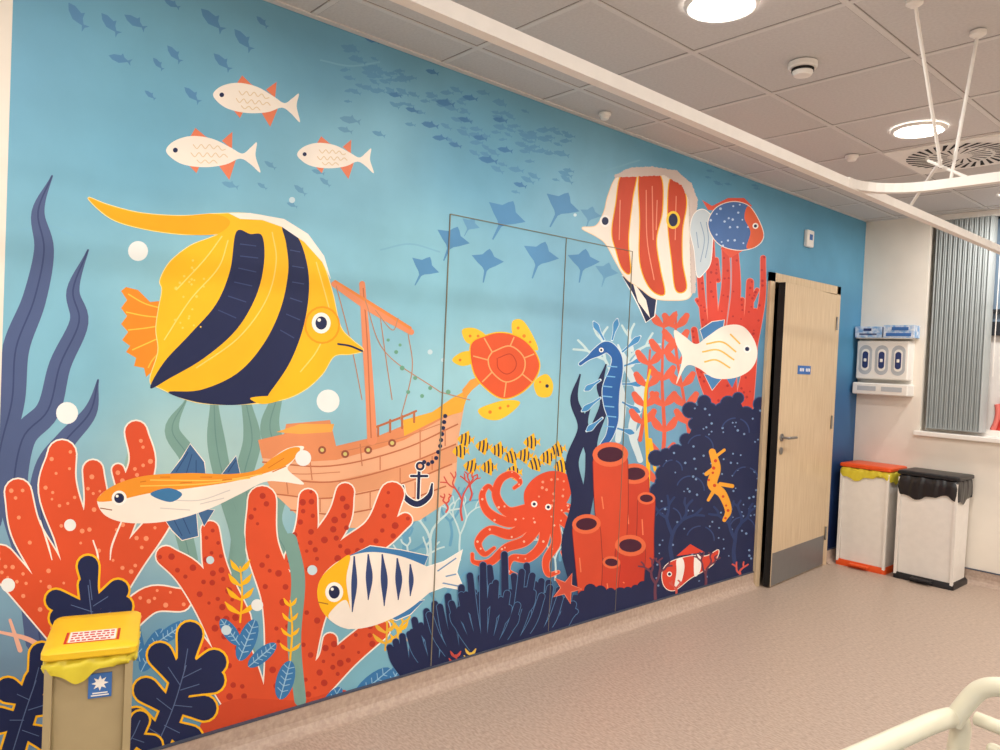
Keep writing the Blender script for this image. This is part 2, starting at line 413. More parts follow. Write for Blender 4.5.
# ---- central red coral fan
L2=[[(166,556,20),(190,575,28),(214,612,32),(236,660,36),(252,712,38)],[(262,500,28),(262,545,32),(280,600,36),(284,660,38),(280,712,38)],[(210,530,18),(216,570,24),(236,620,30)],
 [(345,492,18),(338,520,24),(312,560,28),(290,610,32)],[(392,494,24),(376,530,26),(340,560,28),(312,610,30),(298,670,30)],[(308,498,18),(306,530,22),(296,560,24)],
 [(378,628,24),(346,655,26),(310,690,30),(276,712,34)],[(330,640,14),(326,665,22),(300,690,26)],[(196,640,16),(215,670,24),(240,705,30)],[(405,520,14),(384,536,20),(360,552,20)]]
KS(ORG,L2,CRM,1.8); DS(DRED,L2,34,1.6,3.6)
P(c_(206,74,42),"200,730 230,700 300,700 345,690 350,720 250,745",1)
KS(SAGE,[[(226,500,12),(238,540,14),(236,580,10)],[(290,540,14),(298,580,14),(294,640,14),(300,700,12)]])
def leafplant(c,x,y,h,n,w,seed,vein=None):
    o=[[(x,y,2),(x+2,y-h*.5,2),(x,y-h,1.5)]]
    for i in range(n):
        t=(i+.6)/n; yy=y-h*t
        for s in (-1,1): o.append([(x,yy,2),(x+s*w*.6*(1.1-t*.5),yy-w*.35,w*.34),(x+s*w*(1.1-t*.5),yy-w*.8,1)])
    KS(c,o)
leafplant(YEL,240,622,56,4,15,1);leafplant(c_(232,180,60),385,650,44,4,12,2);leafplant(YEL,290,660,60,4,10,3);leafplant(YEL,400,665,40,3,12,4)
KS(c_(238,190,60),frond(398,650,40,2,3,61)+frond(420,655,30,2,2.5,62))
def rib(c,x,y,rx,ry,rot):
    E(c,x,y,rx,ry,rot); ca,sa=math.cos(rot),math.sin(rot)
    KS(c_(150,192,218),[[(x-rx*ca,y-rx*sa,.8),(x,y,1.2),(x+rx*ca,y+rx*sa,.8)]]+[[(x+rx*t*ca,y+rx*t*sa,.8),(x+rx*(t+.15)*ca-s*ry*.6*sa,y+rx*(t+.15)*sa+s*ry*.6*ca,.8)] for t in (-.6,-.3,0,.3,.6) for s in (-1,1)])
for a in [(152,650,24,9,-1.1),(135,640,22,8,-1.8),(247,640,22,9,-1.2),(285,680,20,9,-1.3),(262,655,18,7,-.7),(372,684,24,9,-.7),(350,700,24,9,-.3),(172,632,18,7,-.6),(330,704,20,8,-1.0),(230,632,16,7,-2.2),(395,676,18,7,-1.0)]: rib(BLU,*a)
# ---- oak-leaf kelp bottom-left
def oak(rib_,lobes,w):
    st=[[(a[0],a[1],w*.9) for a in rib_]]
    for (a,b) in lobes: st.append([(a[0],a[1],w*.55),((a[0]+b[0])/2,(a[1]+b[1])/2,w*.75),(b[0],b[1],w)])
    KS(NAVY,st,YEL,2.8)
    KS(c_(90,110,150),[[(a[0],a[1],1) for a in rib_]]+[[(a[0],a[1],.8),((a[0]*.4+b[0]*.6),(a[1]*.4+b[1]*.6),.8)] for a,b in lobes])
oak([(95,650),(92,620),(88,585)],[((92,600),(88,566)),((93,612),(56,600)),((93,606),(118,590)),((94,625),(60,618)),((94,620),(122,606)),((94,632),(110,632))],21)
oak([(150,760),(172,710),(186,665)],[((184,670),(190,634)),((182,678),(214,662)),((180,685),(160,655)),((174,705),(204,708)),((172,710),(146,690)),((164,725),(190,738)),((160,735),(136,720)),((180,690),(212,680))],25)
oak([(10,760),(24,715),(36,680)],[((34,685),(42,655)),((30,700),(8,690)),((28,710),(60,700)),((24,720),(0,720)),((22,730),(50,740))],25)
oak([(110,760),(130,740),(140,720)],[((130,740),(118,715)),((132,738),(152,745))],20)
# ---- yellow-orange fish
P(c_(64,104,150),"168,476 182,458 190,444 204,462 206,478",0,CRM,1.2); P(c_(64,104,150),"222,474 236,456 240,474",0,CRM,1.2)
P(c_(64,104,150),"160,512 172,530 182,540 198,536 196,512",0,CRM,1.2);P(c_(64,104,150),"196,508 204,526 214,510",0,CRM,1.2)
LN(c_(40,76,124),1,"176,472 188,452","186,474 192,454","196,475 196,460","172,516 182,536","182,516 190,534","228,472 236,460")
body="97,501 106,490 124,481 150,475 190,473 228,474 256,470 272,458 288,448 304,447 292,462 288,470 304,484 284,482 264,482 240,494 206,510 168,521 130,523 106,516"
P(CRM,body)
P(c_(240,152,44),"97,501 106,490 124,481 150,475 190,473 228,474 256,470 272,458 290,448 300,449 288,464 262,474 230,482 190,488 150,493 118,500",1)
LN(c_(252,200,90),1.2,"150,480 220,480 262,474","140,486 200,484 250,478")
LN(c_(214,120,30),1,"160,477 170,477","180,483 192,482","200,477 212,477","222,480 232,479","140,482 146,481","268,468 284,458","272,472 286,466")
LN(c_(214,206,200),1,"170,500 200,500 230,490","160,508 190,510","200,504 224,498")
P(c_(60,120,170),"150,494 168,488 182,494 170,502",1)
E(WHT,119,498,7.5);E(NAVY,119,498,5);ES(WHT,[(117,496,1.5)])
LN(c_(150,90,50),1,"100,508 112,510")
# ---- blue-striped fish
P(c_(60,124,180),"348,556 370,546 400,550 428,556 424,566 390,562",0,CRM,1.2);P(c_(60,124,180),"384,615 400,604 424,600 410,614 396,620",0,CRM,1.2)
P(CRM,"424,568 444,562 462,550 456,572 464,590 444,586 424,594",0,WHT,1.5)
LN(c_(110,150,190),1.4,"436,572 456,558","438,578 456,574","438,582 458,586")
p=P(CRM,"317,594 322,576 340,560 368,552 400,556 430,568 446,578 430,592 404,612 372,626 344,628 324,614",1)
P(YEL,"317,594 322,576 340,560 350,556 346,580 350,612 344,627 324,614",1);P(CRM,"330,612 346,600 352,626 344,628 330,620",1)
for x0,y0,x1,y1,w in [(354,556,352,612,6),(368,554,368,600,7),(382,554,384,606,7),(397,558,398,600,7),(410,564,410,596,5)]: K(c_(50,70,120),[(x0,y0,1.5),((x0+x1)/2+1,(y0+y1)/2,w),(x1,y1,1)])
E(WHT,334,592,9,10);E(NAVY,334,592,5.5,6.5);ES(WHT,[(332,589,1.6)])
LN(c_(180,120,40),1.2,"318,602 328,604")
# ---- three small cream fish
def cfish(ox,oy,s,a=0):
    def T(st):
        return [(ox+(u*math.cos(a)-v*math.sin(a))*s,oy+(u*math.sin(a)+v*math.cos(a))*s) for u,v in parse(st)]
    fo=c_(230,128,92)
    P(fo,T("22,-11 28,-22 38,-14 46,-10"),0);P(fo,T("54,-10 64,-19 64,-2"),0);P(fo,T("20,12 30,22 34,12"),0);P(fo,T("50,12 62,28 68,8"),0)
    P(CRM,T("0,0 8,-9 24,-14 44,-12 62,-4 74,2 82,-4 88,-9 87,4 92,20 82,12 72,7 58,13 38,16 18,14 6,8"),1)
    LN(c_(226,204,166),.9,*[" ".join(f"{q[0]},{q[1]}" for q in T(t)) for t in ("26,-6 30,-2 34,-6 38,-2 42,-6 46,-2 50,-5 54,-1 58,-2","24,2 28,6 32,2 36,6 40,2 44,6 48,2 52,6 56,3 60,6","30,9 34,12 38,9 42,12 46,9 50,12")])
    E(NAVY,*T("9,0")[0],2.4*s)
cfish(213,94,.97,.10);cfish(166,150,1.03,.02);cfish(297,154,.84,.03)
# ---- big yellow angelfish
P(c_(238,140,36),"170,300 150,302 138,290 126,287 121,291 127,300 121,308 127,316 121,324 128,332 122,340 130,346 126,352 136,358 134,366 144,368 146,377 156,368 166,350 178,340",0)
LN(c_(252,196,70),1.3,"170,310 146,304 128,294","170,318 146,316 126,312","170,324 146,328 128,330","172,332 150,342 132,350","174,338 154,358 148,368")
P(YEL,"88,198 108,205 140,213 180,216 214,214 250,214 284,222 306,238 322,262 332,292 340,326 352,340 363,350 350,354 334,356 322,374 304,390 280,400 240,404 196,402 160,388 150,380 158,352 156,330 158,312 162,290 160,280 170,262 190,246 210,238 216,234 180,234 140,228 110,218",1,c_(255,228,150),1.0)
P(c_(246,170,20),"88,198 108,205 140,213 180,216 214,214 230,222 216,234 180,234 140,228 110,218",1)
P(NAVY,"236,232 250,234 262,236 264,262 256,296 236,330 204,358 170,378 150,388 164,362 190,334 216,304 230,270",1)
P(NAVY,"282,226 294,232 304,252 309,284 304,324 290,362 270,392 262,401 232,405 196,402 168,392 200,390 236,374 262,346 280,310 288,272 286,244",1)
P(YEL,"250,398 270,396 280,400 262,404",1)
LN(c_(252,214,110),1.2,"228,240 218,268 190,300 164,340","272,232 276,262 266,300 238,338 196,368","222,236 204,260 176,290","300,372 316,352 326,330","316,262 324,290 330,312")
ES(c_(252,208,92),[(190+random.uniform(-18,14),300+random.uniform(-40,30),random.uniform(.8,1.4)) for _ in range(24)])
LN(c_(58,72,116),1,"240,244 256,246","240,256 258,258","238,268 256,272","234,282 252,286","228,296 246,302","218,310 236,318","290,250 300,252","292,266 304,268","292,282 304,284","290,298 302,302","286,314 300,320","280,330 294,338")
E(c_(246,160,20),322,325,18,19);E(YEL,322,325,16,17);E(WHT,321,323,9.5,10.5);E(NAVY,321,323,5.8,6.6);ES(WHT,[(319,320,1.8)])
LN(NAVY,2,"338,344 350,346 362,351")
P(CRM,"228,213 250,213 284,219 308,234 324,256 331,280 322,262 304,242 282,227 262,220 240,219",0)
# ---- turtle
TY=c_(240,196,50)
P(TY,"512,322 522,320 532,334 538,350 526,346 514,338",1);P(TY,"462,330 474,328 486,336 476,344 466,342",1);P(TY,"452,360 462,352 474,352 474,362 462,366",1)
P(TY,"478,410 490,404 506,400 520,402 512,412 498,420 484,418",1);P(TY,"534,382 546,374 553,384 550,396 538,396",1);ES(NAVY,[(547,386,1.8)])
ES(c_(226,130,40),[(518,328,1.6),(524,336,1.8),(530,342,1.4),(470,336,1.5),(478,336,1.5),(460,360,1.5),(490,412,1.8),(500,408,1.6),(508,406,1.5),(540,382,1.2)])
P(c_(226,90,50),"471,345 486,336 502,333 520,338 533,350 539,366 532,382 518,394 502,398 486,388 474,372",1,YEL,1.6)
LN(c_(250,170,110),1.3,"492,352 510,346 524,358 522,374 506,382 492,372 488,360 492,352","492,352 484,338","510,346 514,337","524,358 534,354","522,374 532,382","506,382 504,397","492,372 482,382","488,360 473,356")
LN(c_(190,60,36),.9,"498,358 510,354 516,362 514,370 506,374 498,368 497,358")
# ---- small striped yellow fish
for (x,y) in [(459,451),(470,466),(482,446),(487,467),(497,450),(510,457),(464,439),(530,442),(534,464),(556,450),(560,466),(546,457),(512,472),(523,455)]:
    t=random.uniform(-.25,.25); ca,sa=math.cos(t),math.sin(t)
    R2=lambda q:[(x+(u*ca-v*sa),y+(u*sa+v*ca)) for u,v in q]
    P(YEL,R2([(-7,.5),(-4,-3.5),(0,-6),(4,-9),(5,-4.5),(7.5,-1),(10.5,-4),(9.5,.5),(10.5,4.5),(7.5,1.5),(5,5),(4,9),(0,6.5),(-4,4)]),0)
    KS(NAVY,[[(*q,1.5) for q in R2([(-2.5,-4.6),(-2.2,0),(-2.5,5)])],[(*q,1.7) for q in R2([(1.2,-6),(1.6,0),(1.2,6.5)])],[(*q,1.3) for q in R2([(5.2,-4),(5.4,0),(5.2,4.5)])]])
# ---- octopus
oc=c_(226,78,46)
arms=[[(528,510,12),(508,512,10),(496,496,8),(500,480,7),(512,474,6),(520,482,4),(514,488,3)],[(530,515,12),(508,522,10),(488,512,8),(482,496,6),(488,486,4),(494,492,3)],
 [(534,518,12),(512,534,10),(490,530,8),(478,542,7),(484,554,5),(494,548,3)],[(540,520,12),(526,540,10),(506,548,8),(490,562,7),(474,562,4),(472,554,3)],
 [(546,522,12),(542,544,9),(528,558,8),(512,558,6),(508,570,4),(518,576,3)],[(552,520,12),(556,542,9),(546,560,7),(548,574,5),(558,572,3)],[(556,514,12),(570,528,8),(576,546,6),(568,560,5),(562,552,3)],[(552,510,10),(568,508,8),(578,520,5),(574,530,3)]]
KS(oc,arms,c_(244,150,120),.8)
P(oc,"526,510 524,492 534,478 550,471 566,474 572,486 568,500 558,512 548,522 534,522",1)
DOTS(c_(244,160,130),parse("532,490 550,476 566,480 566,494 552,510"),12,.9,1.6)
DS(c_(250,190,165),arms,6,.7,1.3)
ES(WHT,[(534,504,3.2),(548,507,3.2)]);ES(NAVY,[(534,504,1.6),(548,507,1.6)])
KS(c_(210,80,70),frond(462,520,46,3,2.2,21)+frond(446,512,20,2,2,22)+frond(470,500,30,2,2,23))
# navy kelp strands
nk=[[(606,364,1.5),(600,385,7),(604,405,9),(592,440,11),(590,480,12),(580,530,14),(574,570,14)],[(580,374,1.5),(574,400,8),(583,428,11),(572,462,13),(578,500,14),(568,545,14),(574,580,12)],[(590,405,2),(584,428,8),(592,460,10)]]
KS(NAVY,nk)
# ---- blue leafy sea dragon (head lower-left, arched neck, curled tail, leaf appendages)
ap=[((604,340),(596,326)),((612,340),(616,324)),((622,352),(636,340)),((624,366),(640,360)),((622,384),(638,384)),((622,402),(636,410)),((616,428),(630,432)),((600,380),(588,388)),((600,398),(586,408)),((602,418),(590,428)),((606,446),(622,452))]
for (a,b) in ap:
    mx_,my_=(a[0]+b[0])/2,(a[1]+b[1])/2
    KS(c_(70,144,200),[[(a[0],a[1],1.6),(mx_,my_,2.2),(b[0],b[1],5.5),(b[0]+(b[0]-a[0])*.3,b[1]+(b[1]-a[1])*.3,1.5)]],c_(206,226,236),.7)
KS(c_(36,96,168),[[(580,364,3),(588,358,4),(597,352,9),(607,347,11),(616,356,10),(616,370,13),(611,388,17),(611,404,15),(613,420,10),(609,436,7),(601,448,5),(601,460,4),(609,464,3.4),(613,458,2.6)]],c_(206,226,236),1)
KS(c_(120,184,226),[[(608+dx,y,1.2),(618+dx,y+1,1.2)] for y,dx in ((366,-1),(376,-3),(386,-6),(396,-6),(406,-4),(416,-2),(426,-4))])
ES(WHT,[(601,350,2.4)]);ES(NAVY,[(601,350,1.2)])
# ---- tall red leafy coral and reds on right
rl=[[(652,560,5),(656,500,4),(664,440,4),(662,380,3),(664,318,2)],[(690,440,4),(684,400,3),(676,350,3),(676,312,2)],[(640,440,4),(646,400,3),(650,350,2)]]
KS(c_(222,96,70),rl)
for s in rl:
    q=cr_open(s)
    for i in range(3,len(q)-1,3):
        x,y=q[i][:2]
        KS(c_(226,100,74),[[(x,y,3),(x+sgn*7,y-6,8),(x+sgn*11,y-12,6)] for sgn in (-1,1)])
KS(YEL,[[(645,540,4),(648,470,4),(645,400,3),(650,370,2)],[(655,470,3),(650,440,4)]])
R=[[(710,240,8),(712,300,10),(716,360,12),(722,410,15)],[(724,226,6),(726,280,8),(720,330,10)],[(734,236,6),(736,290,9),(730,350,12),(730,410,15)],[(750,282,7),(748,320,9),(738,370,12)],[(763,258,5),(762,300,6),(752,350,9),(742,400,13)],
 [(700,276,6),(704,320,7),(712,360,9)],[(755,312,7),(752,360,9),(746,410,13)],[(694,330,6),(700,370,8),(712,400,11)],[(742,300,5),(740,340,6)],[(716,260,5),(718,280,5)],[(757,290,4),(752,300,5)],[(697,300,4),(704,310,5)]]
KS(c_(212,70,54),R,c_(236,140,120),.7); DS(c_(176,40,44),R,12,.8,1.4)
# ---- butterfly fish
P(NAVY,"622,276 632,292 640,308 646,322 654,316 656,300 644,284",0,WHT,1.4);P(CRM,"632,280 646,300 650,318 638,302",0)
P(CRM,"582,228 596,226 604,212 608,196 616,178 630,170 652,170 674,174 688,184 694,200 690,222 690,250 692,286 688,298 672,300 654,298 640,288 626,278 616,262 606,244 596,236",1,c_(250,214,170),1)
OR2=c_(206,74,44)
P(OR2,"621,176 636,172 632,200 628,240 630,272 622,268 616,250 612,232 616,204",1,YEL,1.3)
P(OR2,"640,172 660,176 662,210 656,240 660,270 664,294 650,288 640,262 640,220",1,YEL,1.3)
P(OR2,"670,180 682,186 686,204 682,230 682,262 686,288 676,290 672,262 668,222",1,YEL,1.3)
LN(c_(236,150,120),1.0,"646,190 647,240 654,280","652,186 653,240","620,200 619,240","676,196 675,240","657,200 656,230")
E(WHT,605,221,5.5,6);E(NAVY,605,221,3.4,4);E(c_(250,210,60),673,220,7,9);E(NAVY,673,220,4.5,6.5)
BUMP(c_(214,198,190),"616,176 630,169 652,168 676,172 690,184 696,200 694,226 694,260 694,292 692,292 691,230 690,200 682,184 664,174",1.6)
# ---- blue / orange fish upper right
P(c_(226,86,60),"708,210 702,200 712,206 728,198 744,198 752,206 740,212",0);P(c_(226,86,60),"720,248 730,258 744,250",0)
P(c_(200,214,222),"694,250 690,230 694,214 704,210 714,222 712,240 710,262 704,272 697,276",1,WHT,1)
LN(c_(130,160,190),.8,"700,222 704,240 700,262","706,222 708,240 705,258","696,232 698,248")
p=P(c_(70,110,170),"708,222 716,208 732,202 748,206 758,220 763,236 756,246 740,250 722,246 712,236",1,CRM,1)
DOTS(c_(190,210,235),p,26,.8,1.4)
P(c_(226,96,50),"748,206 758,220 763,236 756,246 746,248 750,232 744,218",1);E(WHT,755,226,3);ES(NAVY,[(755,226,1.6)])
# ---- white / yellow striped fish
P(c_(70,130,186),"700,330 712,322 724,320 722,334 704,342",0,CRM,1);P(c_(70,130,186),"704,374 712,390 722,378",0,CRM,1);P(c_(70,130,186),"726,378 732,388 738,374",0)
p=P(CRM,"674,330 684,336 696,344 708,336 724,326 742,326 754,340 757,356 750,370 734,378 714,378 698,368 686,366 676,384 682,358 676,344",1)
LN(c_(240,190,80),1.6,"706,344 722,342 736,352","702,352 718,350 734,360","704,362 716,360 730,368","730,334 740,344")
E(WHT,747,349,4);ES(NAVY,[(747,349,2.2)])
# ---- navy reef
rf=BUMP(NAVY,"655,500 664,474 656,458 676,452 686,440 694,424 690,410 704,402 716,418 728,404 738,398 746,414 760,404 764,440 760,500 756,590 700,600 640,614 600,620 640,580 650,540",7,c_(60,84,130),1)
DOTS(c_(120,150,190),rf,130,.7,1.3)
for cx,cy,rr in [(700,448,13),(735,432,14),(668,520,13),(690,490,14),(745,480,13),(700,540,14),(742,530,13),(672,470,10)]:
    KS(c_(50,72,122),[[(cx+rr*math.cos(a),cy+rr*math.sin(a),1.2) for a in [a0+.25*k for k in range(6)]] for a0 in (-2.8,-1.2)])
KS(c_(40,60,108),frond(672,560,60,3,4,31)+frond(735,565,60,3,4,32))
P(NAVY,"556,640 556,612 580,604 620,596 680,588 720,574 758,560 760,600 560,650",0)
# yellow seahorse-like slug
yk=[[(712,452,7),(716,468,9),(712,484,10),(722,494,9),(728,510,7),(724,520,4)],[(714,468,4),(706,474,4)],[(720,484,4),(732,486,4)],[(716,456,3),(724,450,3)],[(714,490,4),(708,500,3)]]
KS(c_(240,166,50),yk);DS(c_(214,70,40),yk[:1],14,1,1.8)
# ---- tube sponges
def tubeS(x0,y0,x1,y1,w0,w1,c):
    w0*=1.15;w1*=1.15
    K(c,[(x0,y0,w0),((x0+x1)/2,(y0+y1)/2,w0*.96),(x1,y1,w1)],c_(140,40,40),.8)
    a=math.atan2(y1-y0,x1-x0)+math.pi/2
    E(c_(232,110,70),x0,y0-w0*.22,w0*.52,w0*.36,a);E(c_(70,24,50),x0,y0-w0*.22,w0*.38,w0*.22,a)
    KS(c_(236,130,90),[[(x0-w0*.25,y0+w0,1.2),(x0-w0*.2,(y0+y1)/2+4,1.2)]])
tc1=c_(204,66,44)
tubeS(634,480,636,560,25,20,tc1);tubeS(610,462,612,548,30,24,c_(214,76,48));tubeS(646,502,644,560,15,16,tc1);tubeS(586,530,592,606,24,22,c_(214,76,48));tubeS(630,552,628,606,26,24,c_(198,58,40));tubeS(611,566,608,606,15,20,tc1)
BUMP(NAVY,"560,612 590,590 620,594 650,584 652,606 560,640",6)
# clownfish
P(c_(220,70,50),"676,556 690,544 704,552",0);P(c_(220,70,50),"662,572 670,562 690,556 706,556 718,550 714,562 704,570 690,578 674,590 664,586",1,CRM,1)
P(WHT,"676,560 682,558 684,568 680,584 674,588 676,572",1);P(WHT,"694,556 700,556 700,570 694,576",1);ES(WHT,[(669,574,2.6)]);ES(NAVY,[(669,574,1.5)])
# small corals along base
KS(c_(110,60,80),frond(655,600,40,3,3,41)+frond(705,588,34,3,2.6,42))
KS(c_(214,90,80),frond(740,585,26,2,2.4,43)+frond(676,602,24,2,2.4,44))
# ---- navy finger coral, lower centre : clumps of rounded, curving, forked fingers
rnd=random.Random(11)
for (bx,by,hh) in [(412,674,44),(548,634,52),(436,668,62),(528,640,74),(462,660,78),(506,646,88),(484,652,84)]:
    fr=[]
    for k in range(-3,4):
        a=k*.20+rnd.uniform(-.05,.05); l=hh*(1-.10*abs(k))*rnd.uniform(.88,1.05)
        x1=bx+k*3+math.sin(a)*l*.5; y1=by-math.cos(a)*l*.5
        x2=x1+math.sin(a*.55)*l*.5; y2=y1-math.cos(a*.55)*l*.5
        fr.append([(bx+k*2,by+6,5),(x1,y1,7.5),(x2,y2,6.5)])
        s=1 if k>=0 else -1
        if rnd.random()<.75: fr.append([(x1,y1,6),(x1+s*6,y1-8,6),(x1+s*8,y1-l*.26,5.5)])
    KS(NAVY,fr,c_(84,128,172),.7)
P(NAVY,"398,690 402,664 420,662 470,650 520,636 556,626 562,640 470,676",0)
leafplant(c_(230,190,80),470,672,20,3,8,9);leafplant(c_(200,80,70),455,676,22,3,8,10)
# starfish
st=[]
for i in range(10):
    a=-1.2+i*math.pi/5; r=15 if i%2==0 else 5.5; st.append((566+r*math.cos(a),588+r*1.05*math.sin(a)))
P(c_(206,80,60),st,0,c_(240,150,120),1)
# bubbles
for b in [(138,251,10),(328,401,11.5),(67,413,11),(8,585,7),(70,525,6),(303,458,8),(257,605,6),(226,630,5),(430,352,2.5),(443,360,2),(575,215,1.6),(312,570,5),(210,560,4),(292,200,3)]:
    E(c_(236,240,238) if b[2]>5 else c_(200,222,230),*b)
print('mural top layer mm',HM.max()*1000,'faces',len(FC))
# --- assemble mural object
VV=list(V);FF=list(FC);VC=[]
for f,c in zip(FC,COL): VC+= [c]*len(f)
for a in [(YL,DY0,.1,CEIL),(DY0,DY1,DZ,CEIL),(DY1,YF,.1,CEIL)]:
    v,f,cc=bgrect(*a,'')
    k=len(VV); VV+=v
    for t in f: FF.append(tuple(i+k for i in t)); VC+=[cc[i] for i in t]
me=bpy.data.meshes.new('sea_mural_print'); me.from_pydata(VV,[],FF); me.update()
ca=me.color_attributes.new('Paint','FLOAT_COLOR','CORNER')
ca.data.foreach_set('color',np.array(VC,dtype=np.float32).ravel())
mm=bpy.data.materials.new('mural_print'); mm.use_nodes=True; nt=mm.node_tree; b=nt.nodes['Principled BSDF']
at=nt.nodes.new('ShaderNodeAttribute'); at.attribute_name='Paint'
tcn=nt.nodes.new('ShaderNodeTexCoord'); nz=nt.nodes.new('ShaderNodeTexNoise'); nz.inputs['Scale'].default_value=3.5; nz.inputs['Detail'].default_value=5
nt.links.new(tcn.outputs['Object'],nz.inputs['Vector'])
mr=nt.nodes.new('ShaderNodeMapRange'); mr.inputs['From Min'].default_value=.3; mr.inputs['From Max'].default_value=.7; mr.inputs['To Min'].default_value=.93; mr.inputs['To Max'].default_value=1.07
nt.links.new(nz.outputs['Fac'],mr.inputs['Value'])
mx=nt.nodes.new('ShaderNodeVectorMath'); mx.operation='SCALE'
nt.links.new(at.outputs['Color'],mx.inputs[0]); nt.links.new(mr.outputs[0],mx.inputs['Scale']); nt.links.new(mx.outputs[0],b.inputs['Base Color'])
b.inputs['Roughness'].default_value=.5; b.inputs['Specular IOR Level'].default_value=.3
me.materials.append(mm)
sm_=empty('sea_mural')
link(bpy.data.objects.new('mural_sheet',me),sm_)
m_seam=mat('seam_edge',(128,122,104),.5)
xs=HM.max()+.0002
pl=[W(450,212),W(566,238),W(632,253)]
zt=sum(p[1] for p in pl)/3
ys=[p[0] for p in pl]
bx=[(0.0005,xs,y-.0022,y+.0022,.11,zt) for y in ys[:1]]+[(0.0005,xs,y-.0012,y+.0012,.11,zt) for y in ys[1:]]+[(0.0005,xs,ys[0],ys[-1],zt-.0014,zt+.0014)]
multibox('access_panel_seams',bx,m_seam,sm_)
# ------------------------------------------------------------------ door
d=empty('door_1')
fw=.06
multibox('door_frame',[(-T,.022,DY0,DY0+fw,0,DZ),(-T,.022,DY1-fw,DY1,0,DZ),(-T,.022,DY0,DY1,DZ-fw,DZ)],m_oak,d)
hy=DY1-fw-.004; lw=DY1-DY0-2*fw-.008
leaf=bpy.data.objects.new('door_leaf_pivot',None); sc.collection.objects.link(leaf); leaf.parent=d
leaf.location=(.024,hy,0); ang=math.radians(4.2); leaf.rotation_euler=(0,0,ang)
LZ=DZ-fw-.006
box('door_leaf',-.044,0,-lw,0,.008,LZ,m_oak,leaf,.002)
box('leaf_edge',-.045,.001,-lw-.003,-lw,.008,LZ,m_dark,leaf)
box('kick_plate',0,.002,-lw+.015,-.01,.012,.235,m_kick,leaf)
box('door_sign',0,.004,-lw+.27,-lw+.49,1.455,1.515,m_blue,leaf,.001)
multibox('sign_lettering',[(.004,.0048,-lw+.30+i*.026,-lw+.316+i*.026,1.475,1.497) for i in range(7) if i!=3],m_white,leaf)
tube('handle_lever',[(.0,-lw+.06,1.02),(.05,-lw+.06,1.02),(.055,-lw+.075,1.02),(.055,-lw+.18,1.02)],.009,m_steel,leaf)
o=lathe('handle_rose',[(.026,0),(.026,.008),(.02,.01)],m_steel,leaf,(0,-lw+.06,1.02)); o.rotation_euler=(0,math.pi/2,0)
o=lathe('lock_escutcheon',[(.024,0),(.024,.008),(.018,.01)],m_steel,leaf,(0,-lw+.06,.93)); o.rotation_euler=(0,math.pi/2,0)
for z in (.25,1.1,1.85):
    tube('hinge',[(.008,.004,z-.05),(.008,.004,z+.05)],.007,m_steel,leaf,False)
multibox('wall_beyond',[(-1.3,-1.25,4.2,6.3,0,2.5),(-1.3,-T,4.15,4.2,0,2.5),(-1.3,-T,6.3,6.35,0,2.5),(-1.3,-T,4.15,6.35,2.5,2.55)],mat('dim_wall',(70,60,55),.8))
# ------------------------------------------------------------------ window + blind
w=empty('window_1')
fy=YF+.13
fr_=[(WX0,WX1,fy,fy+.06,CEIL-.05,CEIL),(WX0,WX0+.06,fy,fy+.06,WZ,CEIL),(WX1-.06,WX1,fy,fy+.06,WZ,CEIL),(WX0,WX1,fy,fy+.06,1.80,1.90),(1.20,1.27,fy,fy+.06,WZ,CEIL),(WX0,WX1,fy,fy+.06,1.96,1.99)]
multibox('window_frame',fr_,m_frame,w)
box('bottom_rail',WX0,WX1,fy-.002,fy+.06,WZ,WZ+.05,m_white,w)
box('upper_glass',WX0+.05,WX1-.05,fy+.03,fy+.036,1.85,CEIL-.04,m_gglass,w)
box('lower_frosted_pane',WX0+.05,WX1-.05,fy+.03,fy+.036,WZ+.04,1.84,m_film,w)
m_pk=mat('pink_reflection',(226,120,110),.5)
for i,(x,z,r_) in enumerate([(.95,1.30,.02),(.99,1.36,.022),(1.04,1.30,.02),(1.1,1.38,.022),(1.02,1.24,.018),(1.15,1.28,.02),(.97,1.22,.016)]):
    tube('coral_reflection',[(x-.03,fy+.022,WZ+.05),(x+.015,fy+.022,(WZ+z)/2+.03),(x-.01,fy+.022,z)],r_,m_red if i%2 else m_pk,w)  # mural's coral reflection on the pane, put in as coloured tubes
box('window_sill',WX0-.03,WX1+.03,YF-.04,YF+.13,WZ-.03,WZ+.004,m_white,w,.005)
vb=empty('vertical_blind')
box('headrail',WX0+.02,WX1-.02,YF+.03,YF+.07,CEIL-.045,CEIL-.002,m_white,vb)
sl=[];sf=[]
n=22
for i in range(n):
    x=.535+i*.0165; a=1.22+(.07 if i%2 else -.08); hw=.042
    dx,dy_=math.cos(a)*hw,math.sin(a)*hw
    k=len(sl)
    for z in (1.09,CEIL-.045):
        sl+=[(x-dx,YF+.055-dy_,z),(x+.004,YF+.055,z),(x+dx,YF+.055+dy_,z)]
    sf+=[(k,k+1,k+4,k+3),(k+1,k+2,k+5,k+4)]
o=mesh('blind_slats',sl,sf,m_slat,vb); so=o.modifiers.new('s','SOLIDIFY'); so.thickness=.002
tube('blind_cord',[(.94,YF+.02,CEIL-.05),(.935,YF+.02,1.5)],.003,m_white,vb,False)
